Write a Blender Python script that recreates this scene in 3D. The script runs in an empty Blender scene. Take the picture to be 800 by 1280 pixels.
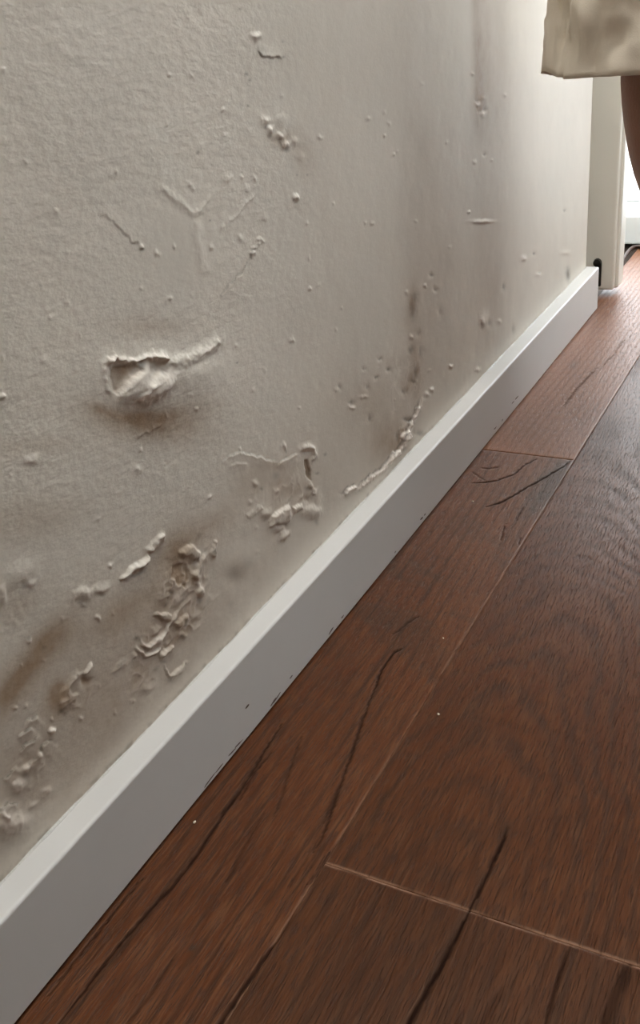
import bpy, bmesh, math
import numpy as np
from mathutils import Matrix, Vector

# ------------------------------------------------------------------ camera
S = 0.68
FPX = 1236.875
YAW, PIT, ROL = -0.513229, 0.476665, -0.0973767
CAM = np.array([0.603663 * S, 0.0, 0.8 * S])
F = np.array([math.sin(YAW) * math.cos(PIT), math.cos(YAW) * math.cos(PIT), -math.sin(PIT)])
R = np.cross(F, [0, 0, 1.0]); R /= np.linalg.norm(R)
U = np.cross(R, F)
R, U = math.cos(ROL) * R + math.sin(ROL) * U, -math.sin(ROL) * R + math.cos(ROL) * U

sc = bpy.context.scene
col = sc.collection
cd = bpy.data.cameras.new('camera')
cam = bpy.data.objects.new('camera', cd)
col.objects.link(cam)
cd.sensor_fit = 'VERTICAL'
cd.sensor_height = 36.0
cd.lens = 36.0 * FPX / 1280.0
cd.clip_start = 0.01
cam.matrix_world = Matrix(((R[0], U[0], -F[0], CAM[0]), (R[1], U[1], -F[1], CAM[1]),
                           (R[2], U[2], -F[2], CAM[2]), (0, 0, 0, 1)))
sc.camera = cam

# ------------------------------------------------------------------ light
world = bpy.data.worlds.new('overcast_sky')
sc.world = world
world.use_nodes = True
bg = world.node_tree.nodes['Background']
bg.inputs['Color'].default_value = (0.885, 0.95, 1.0, 1)
bg.inputs['Strength'].default_value = 9.4

def area(name, loc, rot, sx, sy, power, color):
    l = bpy.data.lights.new(name, 'AREA')
    l.shape = 'RECTANGLE'; l.size = sx; l.size_y = sy; l.energy = power; l.color = color
    o = bpy.data.objects.new(name, l)
    o.location = loc; o.rotation_euler = rot
    col.objects.link(o)
    return o
# unseen overhead lights, added to brighten wall, skirting top and shorts
area('added_overhead_light', (0.44, 1.0, 2.42), (0, 0, 0), 0.4, 0.4, 20, (1.0, 0.98, 0.94))
area('added_overhead_light_rear', (0.42, -0.55, 2.42), (0, 0, 0), 0.4, 0.4, 7.5, (1.0, 0.98, 0.94))  # added behind the viewer to lift the shorts

sc.view_settings.view_transform = 'Standard'
sc.view_settings.look = 'None'
sc.view_settings.gamma = 1.0
sc.view_settings.use_curve_mapping = False
sc.view_settings.exposure = 0.03

# ------------------------------------------------------------------ helpers
def project(P):
    d = P - CAM
    z = d @ F
    return 400 + FPX * (d @ R) / z, 640 - FPX * (d @ U) / z

def unproject(px, py, ax, val):
    d = F * FPX + R * (px - 400) - U * (py - 640)
    return CAM + d * ((val - CAM[ax]) / d[ax])

def at_depth(px, py, depth):
    d = F * FPX + R * (px - 400) - U * (py - 640)
    return CAM + d * (depth / FPX)

def vnoise(u, v, seed=0):
    rng = np.random.RandomState(seed)
    T = rng.rand(256, 256)
    iu = np.floor(u).astype(int); iv = np.floor(v).astype(int)
    fu = u - iu; fv = v - iv
    fu = fu * fu * (3 - 2 * fu); fv = fv * fv * (3 - 2 * fv)
    a = T[iu % 256, iv % 256]; b = T[(iu + 1) % 256, iv % 256]
    c = T[iu % 256, (iv + 1) % 256]; d = T[(iu + 1) % 256, (iv + 1) % 256]
    return (a * (1 - fu) + b * fu) * (1 - fv) + (c * (1 - fu) + d * fu) * fv

def fbm(u, v, octv=3, seed=0):
    s = 0; a = 0.5; t = 0
    for k in range(octv):
        s = s + a * vnoise(u * 2 ** k, v * 2 ** k, seed + k); t += a; a *= 0.5
    return s / t

def polydist(X, Y, pts):
    """distance to a polyline, signed side, position 0..1 along it"""
    best = np.full(X.shape, 1e9); side = np.zeros(X.shape); tt = np.zeros(X.shape)
    pts = np.asarray(pts, float)
    L = np.concatenate([[0], np.cumsum(np.hypot(*(pts[1:] - pts[:-1]).T))])
    for i in range(len(pts) - 1):
        a = pts[i]; d = pts[i + 1] - a; n2 = d @ d
        t = np.clip(((X - a[0]) * d[0] + (Y - a[1]) * d[1]) / n2, 0, 1)
        ex = X - a[0] - t * d[0]; ey = Y - a[1] - t * d[1]
        dd = np.hypot(ex, ey)
        m = dd < best
        best[m] = dd[m]
        side[m] = np.sign(d[0] * ey - d[1] * ex)[m]
        tt[m] = ((L[i] + t * (L[i + 1] - L[i])) / L[-1])[m]
    return best, side, tt

def obj(name, mesh, mat=None, parent=None):
    o = bpy.data.objects.new(name, mesh)
    col.objects.link(o)
    if mat is not None and not mesh.materials:
        mesh.materials.append(mat)
    if parent is not None:
        o.parent = parent
    return o

def empty(name, loc=(0, 0, 0)):
    o = bpy.data.objects.new(name, None)
    o.location = loc
    col.objects.link(o)
    return o

def tag(o, label=None, cat=None, kind=None, group=None):
    if label: o['label'] = label
    if cat: o['category'] = cat
    if kind: o['kind'] = kind
    if group: o['group'] = group
    return o

def mesh_np(name, V, faces, smooth=True):
    me = bpy.data.meshes.new(name)
    V = np.asarray(V, np.float32); faces = np.asarray(faces, np.int32)
    me.vertices.add(len(V)); me.vertices.foreach_set('co', V.ravel())
    me.loops.add(faces.size); me.loops.foreach_set('vertex_index', faces.ravel())
    me.polygons.add(len(faces))
    me.polygons.foreach_set('loop_start', np.arange(0, faces.size, faces.shape[1], dtype=np.int32))
    me.polygons.foreach_set('use_smooth', np.full(len(faces), smooth))
    me.update(calc_edges=True)
    return me

def grid_faces(nu, nv, off=0):
    i = np.arange(nu - 1)[:, None] * nv + np.arange(nv - 1)[None, :]
    return np.stack([i, i + nv, i + nv + 1, i + 1], -1).reshape(-1, 4) + off

def color_attr(me, name, C):
    a = me.attributes.new(name, 'FLOAT_COLOR', 'POINT')
    a.data.foreach_set('color', np.asarray(C, np.float32).ravel())

def float_attr(me, name, A):
    a = me.attributes.new(name, 'FLOAT', 'POINT')
    a.data.foreach_set('value', np.asarray(A, np.float32).ravel())

def boxes_mesh(name, boxes, bevel=0.0, segs=2):
    bm = bmesh.new()
    for (a, b) in boxes:
        r = bmesh.ops.create_cube(bm, size=1.0)
        a = Vector(a); b = Vector(b)
        for v in r['verts']:
            v.co = Vector(((a[k] + b[k]) / 2 + v.co[k] * (b[k] - a[k]) for k in range(3)))
    if bevel:
        bmesh.ops.bevel(bm, geom=bm.edges[:], offset=bevel, segments=segs, affect='EDGES', profile=0.5)
    me = bpy.data.meshes.new(name); bm.to_mesh(me); bm.free()
    return me

# material helpers
class NT:
    def __init__(self, name):
        self.m = bpy.data.materials.new(name); self.m.use_nodes = True
        self.t = self.m.node_tree
        self.b = self.t.nodes['Principled BSDF']
    def n(self, typ, **kw):
        nd = self.t.nodes.new(typ)
        for k, v in kw.items():
            setattr(nd, k, v)
        return nd
    def link(self, a, b): self.t.links.new(a, b)
    def val(self, x, sock):
        if hasattr(x, 'type') and hasattr(x, 'is_linked'): self.link(x, sock)
        else: sock.default_value = x
    def math(self, op, a, b=None, c=None, clamp=False):
        nd = self.n('ShaderNodeMath', operation=op); nd.use_clamp = clamp
        self.val(a, nd.inputs[0])
        if b is not None: self.val(b, nd.inputs[1])
        if c is not None: self.val(c, nd.inputs[2])
        return nd.outputs[0]
    def mix(self, fac, a, b, blend='MIX'):
        nd = self.n('ShaderNodeMix', data_type='RGBA', blend_type=blend)
        self.val(fac, nd.inputs[0])
        for x, s in ((a, nd.inputs[6]), (b, nd.inputs[7])):
            if isinstance(x, tuple): s.default_value = (*x[:3], 1)
            else: self.link(x, s)
        return nd.outputs[2]
    def coord(self, scale=(1, 1, 1), kind='Object'):
        tc = self.n('ShaderNodeTexCoord'); mp = self.n('ShaderNodeMapping')
        mp.inputs['Scale'].default_value = scale
        self.link(tc.outputs[kind], mp.inputs['Vector'])
        return mp.outputs['Vector']
    def noise(self, vec, scale, detail=3, rough=0.5):
        nd = self.n('ShaderNodeTexNoise')
        nd.inputs['Scale'].default_value = scale; nd.inputs['Detail'].default_value = detail
        nd.inputs['Roughness'].default_value = rough
        if vec is not None: self.link(vec, nd.inputs['Vector'])
        return nd.outputs['Fac']
    def range(self, x, a, b, c=0.0, d=1.0):
        nd = self.n('ShaderNodeMapRange'); nd.clamp = True
        self.val(x, nd.inputs[0])
        for i, v in enumerate((a, b, c, d)): nd.inputs[i + 1].default_value = v
        return nd.outputs[0]
    def bump(self, h, dist, strength=1.0, prev=None):
        nd = self.n('ShaderNodeBump')
        nd.inputs['Distance'].default_value = dist
        self.val(strength, nd.inputs['Strength'])
        self.link(h, nd.inputs['Height'])
        if prev is not None: self.link(prev, nd.inputs['Normal'])
        return nd.outputs['Normal']

def simple(name, colr, rough, bump_scale=0, bump_d=0.0, var=0.06, var_scale=12):
    k = NT(name)
    v = k.coord()
    n = k.noise(v, var_scale, 4)
    c2 = tuple(x * (1 - 2 * var) for x in colr)
    k.link(k.mix(n, colr, c2), k.b.inputs['Base Color'])
    k.b.inputs['Roughness'].default_value = rough
    if bump_scale:
        k.link(k.bump(k.noise(v, bump_scale, 3), bump_d), k.b.inputs['Normal'])
    return k.m

# ------------------------------------------------------------------ materials
PAINT = (0.68, 0.625, 0.54)
def wall_material():
    k = NT('damp_wall_paint')
    at = k.n('ShaderNodeAttribute', attribute_name='damage_shade')
    sep = k.n('ShaderNodeSeparateColor'); k.link(at.outputs['Color'], sep.inputs[0])
    stain_shade, pale, dark = sep.outputs[0], sep.outputs[1], sep.outputs[2]  # red holds real stains plus shade painted low on the near wall
    tex = at.outputs['Alpha']
    v = k.coord()
    mott = k.noise(v, 9, 5, 0.6)
    c = k.mix(k.range(mott, 0.3, 0.7), PAINT, (0.635, 0.585, 0.51))
    big = k.noise(v, 3.0, 3)
    c = k.mix(k.math('MULTIPLY', k.range(big, 0.45, 0.7), 0.35), c, (0.62, 0.595, 0.52))
    sn = k.noise(v, 60, 5, 0.6)
    sf = k.math('MULTIPLY', stain_shade, k.range(sn, 0.2, 0.7, 0.7, 1.1), clamp=True)
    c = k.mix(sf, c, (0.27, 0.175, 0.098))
    c = k.mix(pale, c, (0.84, 0.77, 0.69))
    c = k.mix(dark, c, (0.10, 0.085, 0.065))
    k.link(c, k.b.inputs['Base Color'])
    k.b.inputs['Roughness'].default_value = 0.62
    k.b.inputs['Specular IOR Level'].default_value = 0.35
    v2 = k.coord((1.0, 0.52, 1.0))
    h = k.math('ADD', k.noise(v2, 210, 2, 0.5), k.math('MULTIPLY', k.noise(v2, 620, 2), 0.3))
    nrm = k.bump(h, 0.0011, k.math('MULTIPLY', tex, 0.6))
    k.link(nrm, k.b.inputs['Normal'])
    return k.m

def wood_material():
    k = NT('brown_oak_floor')
    at = k.n('ShaderNodeAttribute', attribute_name='marks')
    sep = k.n('ShaderNodeSeparateColor'); k.link(at.outputs['Color'], sep.inputs[0])
    crack, worn, smoke = sep.outputs[0], sep.outputs[1], sep.outputs[2]
    gr = k.n('ShaderNodeAttribute', attribute_name='grain').outputs['Fac']
    tone = k.n('ShaderNodeAttribute', attribute_name='tone').outputs['Fac']
    geo = k.n('ShaderNodeNewGeometry')
    def pos(s):
        mp = k.n('ShaderNodeMapping'); mp.inputs['Scale'].default_value = s
        k.link(geo.outputs['Position'], mp.inputs['Vector']); return mp.outputs['Vector']
    fib = k.noise(pos((520, 26, 1)), 1.0, 4, 0.6)
    pores = k.noise(pos((900, 60, 1)), 1.0, 2, 0.5)
    patch = k.noise(pos((14, 4, 1)), 1.0, 4, 0.55)
    gw = k.math('ADD', gr, k.math('MULTIPLY', fib, 0.35))
    band = k.math('SINE', k.math('MULTIPLY', gw, 6.2832))
    band = k.math('ADD', k.math('MULTIPLY', band, 0.5), 0.5)
    band = k.math('MULTIPLY', k.math('POWER', band, 2.2), k.range(k.noise(pos((45, 5, 1)), 1.0, 3, 0.5), 0.35, 0.65, 0.45, 1.1))
    c = k.mix(k.range(patch, 0.3, 0.72), (0.072, 0.0190, 0.005), (0.118, 0.0375, 0.012))
    c = k.mix(k.math('MULTIPLY', band, 0.82), c, (0.030, 0.0105, 0.004))
    c = k.mix(k.range(fib, 0.46, 0.64, 0, 0.62), c, (0.165, 0.068, 0.029))
    c = k.mix(k.range(pores, 0.50, 0.62, 0, 0.7), c, (0.05, 0.02, 0.011))
    c = k.mix(k.math('MULTIPLY', k.math('MAXIMUM', tone, 0.0), 0.6), c, (0.038, 0.0135, 0.005))
    c = k.mix(k.math('MULTIPLY', k.math('MAXIMUM', k.math('MULTIPLY', tone, -1.0), 0.0), 0.8), c, (0.30, 0.125, 0.060))
    c = k.mix(k.math('MULTIPLY', smoke, 0.85), c, (0.036, 0.022, 0.014))
    c = k.mix(worn, c, (0.34, 0.19, 0.12))
    c = k.mix(crack, c, (0.016, 0.008, 0.006))
    k.link(c, k.b.inputs['Base Color'])
    k.link(k.math('ADD', k.math('ADD', 0.35, k.math('MULTIPLY', band, 0.12)), k.math('MULTIPLY', crack, 0.5)), k.b.inputs['Roughness'])
    k.link(k.math('MULTIPLY', k.math('SUBTRACT', 1.0, crack), 0.24), k.b.inputs['Specular IOR Level'])
    k.b.inputs['Specular Tint'].default_value = (1.0, 0.80, 0.66, 1)
    h = k.math('SUBTRACT', k.math('MULTIPLY', fib, 0.7), k.math('ADD', k.math('MULTIPLY', band, 0.12), k.range(pores, 0.55, 0.75, 0, 0.8)))
    k.link(k.bump(h, 0.0009, 0.75), k.b.inputs['Normal'])
    return k.m

M = {
    'wall': wall_material(),
    'wood': wood_material(),
    'plain_wall': simple('plain_wall_paint', PAINT, 0.7, 180, 0.0008),
    'brown_wall': simple('shading_wall_brown', (0.10, 0.062, 0.04), 0.6, 120, 0.0005),  # dark brown chosen to cut side light from the unseen wall
    'ceiling': simple('ceiling_paint', (0.75, 0.74, 0.71), 0.8, 180, 0.0008),
    'white': simple('skirting_white_paint', (0.62, 0.61, 0.585), 0.42, 0, 0, 0.03, 25),
    'chip': simple('bare_fibreboard', (0.10, 0.07, 0.05), 0.8),
    'caulk': simple('grey_filler', (0.58, 0.57, 0.53), 0.6, 200, 0.001, 0.15, 60),
    'door': simple('door_off_white_paint', (0.80, 0.78, 0.70), 0.4, 60, 0.0004, 0.03),
    'metal': simple('dark_bronze_metal', (0.035, 0.032, 0.026), 0.45),
    'pvc': simple('white_pvc', (0.80, 0.83, 0.83), 0.3, 0, 0, 0.02),
    'subfloor': simple('dark_underlay', (0.05, 0.03, 0.02), 0.9),
    'cord': simple('brown_cord', (0.05, 0.022, 0.014), 0.5),
    'balcony': simple('balcony_concrete', (0.55, 0.52, 0.48), 0.9),
    'dust': simple('pale_crumb', (0.75, 0.66, 0.52), 0.8),
}
for nm in ('metal',):
    M[nm].node_tree.nodes['Principled BSDF'].inputs['Metallic'].default_value = 0.7

# ------------------------------------------------------------------ left wall
BB_T, BB_H = 0.031992 * S, 0.114151 * S          # skirting thickness, height
Y_END = 2.621 * S
ys = np.concatenate([np.arange(0.24, 0.86, 0.00095), np.arange(0.86, 1.2, 0.0015), np.arange(1.2, Y_END - 0.004, 0.0024), [Y_END - 0.004]])
zs = np.arange(0.0, 0.6401, 0.00095)
NY, NZ = len(ys), len(zs)
GY, GZ = np.meshgrid(ys, zs, indexing='ij')
P0 = np.stack([np.zeros_like(GY), GY, GZ], -1)
PX, PY = project(P0.reshape(-1, 3))
yy, zz = GY.ravel(), GZ.ravel()
# ragged outlines: slightly warped photo-plane coordinates on the wall surface
WA = np.clip(0.6 / ((P0.reshape(-1, 3) - CAM) @ F), 0, 1.2) ** 1.6
WX = PX + ((fbm(yy * 170, zz * 200, 2, 11) - 0.5) * 7 + (vnoise(yy * 500, zz * 600, 15) - 0.5) * 1.5) * WA
WY = PY + ((fbm(yy * 170, zz * 200, 2, 21) - 0.5) * 7 + (vnoise(yy * 500, zz * 600, 25) - 0.5) * 1.5) * WA
n_fine = fbm(yy * 260, zz * 420, 2, 31)
n_mid = fbm(yy * 120, zz * 120, 3, 41)
n_big = fbm(yy * 25, zz * 25, 3, 51)
HT = np.zeros_like(yy); STAIN_SHADE = np.zeros_like(yy); PALE = np.zeros_like(yy); DARK = np.zeros_like(yy)

def near(cx0, cy0, cx1, cy1, pad):
    return np.nonzero((PX > min(cx0, cx1) - pad) & (PX < max(cx0, cx1) + pad) & (PY > min(cy0, cy1) - pad) & (PY < max(cy0, cy1) + pad))[0]

def blob(cx, cy, rx, ry, ang, amt, arr=None, p=1.0, soft=False):
    arr = HT if arr is None else arr
    rm = max(rx, ry) * 2.6 + 6
    I = near(cx, cy, cx, cy, rm)
    if soft: dx, dy = PX[I] - cx, PY[I] - cy
    else: dx, dy = WX[I] - cx, WY[I] - cy
    a = math.radians(ang); c, s = math.cos(a), math.sin(a)
    q = ((dx * c + dy * s) / rx) ** 2 + ((-dx * s + dy * c) / ry) ** 2
    arr[I] += amt * np.exp(-q ** p)

def ridge(pts, w, amt, arr=None, taper=True, rag=0.6, p=1.0):
    arr = HT if arr is None else arr
    q = np.asarray(pts, float)
    I = near(q[:, 0].min(), q[:, 1].min(), q[:, 0].max(), q[:, 1].max(), w * 3 + 6)
    d, s, t = polydist(WX[I], WY[I], pts)
    k = np.exp(-((d / w) ** 2) ** p)
    if taper: k = k * np.clip(np.minimum(t, 1 - t) * 8 + 0.25, 0, 1)
    k = k * (1 - rag + rag * 2 * n_fine[I])
    arr[I] += amt * k

def scarp(pts, L, amt, flip=1, crack=0.4):
    """paint lifted on one side of a crack, falling back to the wall over L pixels"""
    q = np.asarray(pts, float)
    I = near(q[:, 0].min(), q[:, 1].min(), q[:, 0].max(), q[:, 1].max(), L * 3 + 6)
    d, s, t = polydist(WX[I], WY[I], pts)
    sd = d * s * flip
    k = np.where(sd > 0, np.exp(-sd / L) * np.clip(sd / 1.4, 0, 1), 0)
    k = k * np.clip(np.minimum(t, 1 - t) * 5, 0, 1)
    HT[I] += amt * k
    if crack:
        DARK[I] = np.maximum(DARK[I], crack * np.exp(-(d / 1.1) ** 2) * np.clip(np.minimum(t, 1 - t) * 5, 0, 1))

def flake(poly, amt, edge=3.0, tilt=(0, 0), pale=0.0, stain_shade=0.0, rough=0.3):
    """a scab of lifted paint: plateau with a sharp broken outline"""
    q = np.asarray(poly, float)
    I = near(q[:, 0].min(), q[:, 1].min(), q[:, 0].max(), q[:, 1].max(), 10)
    X, Y = WX[I], WY[I]
    d, _, _ = polydist(X, Y, np.vstack([q, q[:1]]))
    ins = np.zeros(len(I), bool)
    for i in range(len(q)):
        x0, y0 = q[i - 1]; x1, y1 = q[i]
        if y0 == y1: continue
        c = ((y0 > Y) != (y1 > Y)) & (X < (x1 - x0) * (Y - y0) / (y1 - y0) + x0)
        ins ^= c
    c0 = q.mean(0)
    e = np.where(ins, np.clip(d / edge, 0, 1), 0)
    e = e * e * (3 - 2 * e)
    HT[I] += e * (amt * (1 - rough + 2 * rough * n_mid[I]) + (X - c0[0]) * tilt[0] + (Y - c0[1]) * tilt[1])
    if pale: PALE[I] = np.maximum(PALE[I], pale * e)
    if stain_shade: STAIN_SHADE[I] = np.maximum(STAIN_SHADE[I], stain_shade * e)

mm = 0.001
# general unevenness
def crumple(cx, cy, rx, ry, an, amp):
    I = near(cx, cy, cx, cy, max(rx, ry) * 1.5 + 5)
    dx, dy = PX[I] - cx, PY[I] - cy
    a = math.radians(an); c, s = math.cos(a), math.sin(a)
    q = ((dx * c + dy * s) / rx) ** 2 + ((-dx * s + dy * c) / ry) ** 2
    m = np.clip(1.5 - q - 1.3 * fbm(yy[I] * 55, zz[I] * 55, 2, 631), 0, 1); m = m * m * (3 - 2 * m)
    wy = yy[I] + 0.006 * fbm(yy[I] * 90, zz[I] * 90, 2, 611); wz = zz[I] + 0.006 * fbm(yy[I] * 90, zz[I] * 90, 2, 617)
    rd = 1 - 2 * np.abs(fbm(wy * 62, wz * 80, 3, 601) - 0.5)
    pl = fbm(wy * 44, wz * 60, 2, 607)
    k = m * (np.clip(rd - 0.72, 0, 1) * 3.4 + np.clip(pl - 0.5, 0, 1) * 2.2 - 0.3)
    HT[I] += amp * k
    PALE[I] += 0.35 * m * np.clip(rd - 0.88, 0, 1) * 6
    STAIN_SHADE[I] += 0.30 * m * np.clip(0.55 - pl, 0, 1) * 3
    DARK[I] += 0.25 * m * np.clip(0.50 - rd, 0, 1)
for a in ((222, 755, 46, 88, 28, 2.6), (348, 622, 50, 42, 0, 1.3), (182, 476, 50, 26, 0, 1.6), (92, 862, 34, 26, -45, 2.4), (38, 958, 52, 26, -42, 2.8), (12, 1028, 30, 26, 0, 2.0),
          (505, 545, 14, 28, 25, 2.0), (262, 682, 16, 22, 0, 1.6), (108, 742, 34, 12, -20, 1.8), (35, 722, 30, 16, -20, 1.2), (352, 168, 26, 26, 0, 0.9), (508, 480, 34, 60, 0, 0.3), (170, 850, 44, 28, -40, 1.3), (20, 770, 30, 20, -30, 0.9)):
    crumple(*a[:5], a[5] * 0.0006)
HT += (n_big - 0.5) * 1.2 * mm + (fbm(yy * 7, zz * 7, 2, 61) - 0.5) * 3 * mm
# rough roller stipple, strong on the near upper wall, faint on the re-skimmed part
TEX = np.clip((395 - PX + (n_big - 0.5) * 120) / 110, 0, 1) * np.clip((900 - PY) / 300, 0.45, 1)
TEX = 0.34 + 0.66 * TEX
TEX *= np.clip((700 - PX) / 300, 0.08, 1)
for cx, cy, r in ((235, 285, 60), (330, 610, 60), (290, 700, 40), (215, 330, 50)):
    TEX *= 1 - 0.65 * np.exp(-((PX - cx) ** 2 + (PY - cy) ** 2) / r ** 2)
HT += TEX * (fbm(yy * 120, zz * 220, 2, 71) - 0.5) * 0.45 * mm

# --- main blister with a burst rim
blob(188, 478, 78, 40, 8, 3.5 * mm, soft=True)
flake([(133, 460), (139, 452), (150, 454), (160, 451), (172, 456), (176, 462), (164, 474), (154, 488), (145, 499), (137, 490), (134, 474)], -2.4 * mm, 6, rough=0.2, stain_shade=0.4)
blob(165, 480, 27, 10, -58, 6.0 * mm, p=1.7)
blob(189, 485, 25, 14, -38, 8.0 * mm, p=1.7)
blob(240, 466, 32, 17, -12, 2.6 * mm, soft=True)
ridge([(128, 455), (140, 447), (152, 449), (164, 453), (172, 449), (184, 447), (206, 448)], 3.2, 4.5 * mm, rag=0.95)
ridge([(184, 448), (196, 445), (207, 447)], 4.5, 3.5 * mm, rag=0.4)
ridge([(131, 452), (128, 466), (131, 480), (137, 494)], 2.5, 1.3 * mm, rag=0.95)
ridge([(160, 507), (168, 499), (176, 490), (186, 480)], 2.2, 2.2 * mm, rag=0.9)
ridge([(205, 453), (228, 450), (246, 443), (262, 434), (278, 423)], 6, 3.0 * mm, rag=0.5)
blob(195, 461, 12, 6, 0, -2.2 * mm)
blob(172, 452, 7, 4, 10, -2.5 * mm)
for pts, w, a in (([(128, 455), (140, 447), (155, 450), (170, 450), (185, 446), (206, 447)], 3, 0.75), ([(160, 508), (170, 497), (178, 489)], 2.2, 0.8),
                  ([(130, 456), (128, 470), (132, 482)], 2.5, 0.55), ([(247, 441), (260, 436), (266, 430)], 3, 0.5)):
    ridge(pts, w, a, PALE, rag=0.8)
blob(165, 477, 26, 9, -58, 0.42, PALE); blob(190, 484, 25, 13, -38, 0.42, PALE)
blob(172, 456, 8, 5, 0, 0.45, DARK); blob(195, 462, 11, 5, 0, 0.35, STAIN_SHADE)
for a in ((175, 528, 62, 16, 6, 0.62), (235, 512, 45, 16, -6, 0.32), (125, 512, 20, 8, 20, 0.45), (190, 408, 46, 13, 0, 0.30),
          (205, 545, 60, 20, 0, 0.22), (150, 460, 14, 14, 0, 0.4), (185, 518, 35, 8, 0, 0.3)):
    blob(*a, STAIN_SHADE, soft=True)
ridge([(170, 545), (185, 538), (200, 530)], 2, 1.0 * mm)

# --- upper wall: cracks, seams of old repair, pimples
scarp([(272, 375), (285, 358), (300, 341), (312, 322), (320, 308), (328, 300)], 14, 1.1 * mm, 1, 0.45)
for x, y in ((318, 310), (323, 305), (327, 301), (316, 317), (322, 299)):
    blob(x, y, 3, 2.5, 0, 1.6 * mm); 
ridge([(200, 232), (225, 252), (244, 268), (258, 258), (263, 242)], 4, 0.9 * mm, rag=0.3)
ridge([(276, 290), (298, 266), (319, 243)], 1.6, 0.7 * mm, rag=0.2)
scarp([(120, 270), (136, 272), (150, 287), (166, 301), (182, 312)], 12, 0.8 * mm, -1, 0.15)
ridge([(246, 275), (249, 310), (256, 338), (262, 326)], 6, 0.9 * mm, rag=0.2)
blob(320, 46, 6, 4, 0, 2.5 * mm); blob(320, 45, 6, 3.5, 0, 0.35, PALE)
scarp([(322, 62), (328, 70), (338, 72), (346, 71), (353, 76)], 8, 1.6 * mm, -1, 0.6)
blob(325, 64, 5, 5, 0, 0.35, DARK)
for x, y, r, h in ((331, 151, 4, 2.6), (337, 162, 4, 2.6), (351, 170, 4, 2.2), (357, 181, 4, 2.4), (352, 151, 7, 1.2), (368, 177, 5, 1.4),
                   (370, 246, 3.5, 2.6), (285, 223, 5, 1.4), (308, 236, 4, 1.0), (331, 272, 4, 1.0), (197, 318, 3, 1.4), (179, 308, 2.5, 2.6),
                   (353, 120, 3, 1.0), (376, 196, 5, 1.0)):
    blob(x, y, r, r, 0, h * mm)
    if h > 2: blob(x, y - 1, r * 0.9, r * 0.8, 0, 0.55, PALE)  # painted highlight on the upper side of tall pimples
for x, y, r, a in ((307, 92, 2.2, 0.7), (312, 100, 2.2, 0.7), (310, 133, 2, 0.7), (332, 158, 2.6, 0.5), (337, 170, 2.6, 0.5), (351, 178, 3, 0.5), (358, 188, 3, 0.5),
                   (354, 72, 2, 0.5), (300, 10, 2, 0.5), (353, 50, 1.5, 0.4), (180, 311, 2, 0.6), (264, 276, 1.6, 0.5), (165, 113, 1.8, 0.3), (136, 62, 2, 0.3),
                   (296, 454, 1.6, 0.7), (372, 219, 1.4, 0.4), (385, 219, 1.5, 0.5), (247, 191, 1.6, 0.4), (53, 356, 1.5, 0.4)):
    blob(x, y, r, r, 0, a, DARK)  # dark specks, plus shade painted under the tall pimples
blob(378, 190, 16, 32, -20, 0.25, STAIN_SHADE, soft=True)
blob(364, 60, 14, 30, 0, 0.05, STAIN_SHADE, soft=True)

# --- damp streaks running down the far half
def streak(x, y0, y1, wl, wr, amt, fade=60, drift=0.0):
    xc = x + drift * (PY - y0)
    w = np.where(PX < xc, wl, wr)
    k = np.exp(-((PX - xc) / w) ** 2)
    k = k * np.clip((PY - y0 + fade) / fade, 0, 1) * np.clip((y1 + fade - PY) / fade, 0, 1)
    STAIN_SHADE[:] += amt * k * (0.75 + 0.5 * n_big)
streak(592, -100, 110, 6, 42, 0.34, 90, 0.02)
streak(590, -100, 135, 4, 9, 0.20, 40, 0.03)
streak(598, 90, 330, 14, 34, 0.15, 80, 0.02)
streak(520, 170, 480, 16, 22, 0.16, 80)
streak(505, -50, 240, 14, 14, 0.05, 80)
for a in ((600, 130, 8, 14, 0, 0.2), (485, 552, 22, 34, 30, 0.42), (472, 505, 30, 40, 20, 0.22), (515, 382, 6, 22, 5, 0.55), (519, 455, 7, 40, 0, 0.28), (560, 330, 16, 40, 0, 0.16),
          (502, 560, 14, 14, 0, 0.3), (440, 490, 40, 40, 0, 0.08)):
    blob(*a, STAIN_SHADE, soft=True)
for x, y, rx, ry, a in ((516, 388, 4, 10, 0.40), (519, 372, 3, 6, 0.35), (514, 438, 3, 4, 0.5), (526, 442, 2, 6, 0.35), (520, 466, 2.5, 7, 0.45), (516, 477, 3, 2, 0.55), (505, 490, 2.5, 3, 0.4),
                       (508, 524, 4, 2, 0.6), (513, 526, 4, 2, 0.5), (497, 546, 2.5, 6, 0.55), (526, 542, 5, 3, 0.45), (462, 523, 2, 4, 0.5), (439, 503, 3, 2, 0.6),
                       (486, 462, 1.6, 1.6, 0.7), (470, 472, 1.6, 2, 0.6), (476, 449, 1.5, 1.2, 0.5), (455, 461, 1.5, 1.2, 0.4), (425, 484, 1.6, 2, 0.4), (459, 484, 2, 3, 0.3), (505, 562, 3, 3, 0.4),
                       (710, 343, 2.6, 8, 0.75), (674, 341, 1.5, 1.5, 0.4), (630, 359, 1.5, 4, 0.6), (668, 317, 1.6, 1.6, 0.7), (606, 193, 1.6, 1.6, 0.5), (706, 263, 1.5, 1.5, 0.5),
                       (596, 127, 1.6, 1.6, 0.5), (606, 137, 2, 2, 0.5), (599, 138, 1.6, 2, 0.5), (642, 412, 2, 5, 0.4), (544, 362, 1.6, 1.6, 0.4), (540, 344, 1.5, 1.5, 0.5),
                       (430, 616, 5, 2, 0.5), (612, 404, 2, 4, 0.3), (523, 417, 2, 3, 0.3), (550, 390, 2, 5, 0.25)):
    blob(x, y, rx, ry, 0, a, DARK)
    blob(x, y, rx + 1.5, ry + 1.5, 0, -0.8 * mm)
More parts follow.
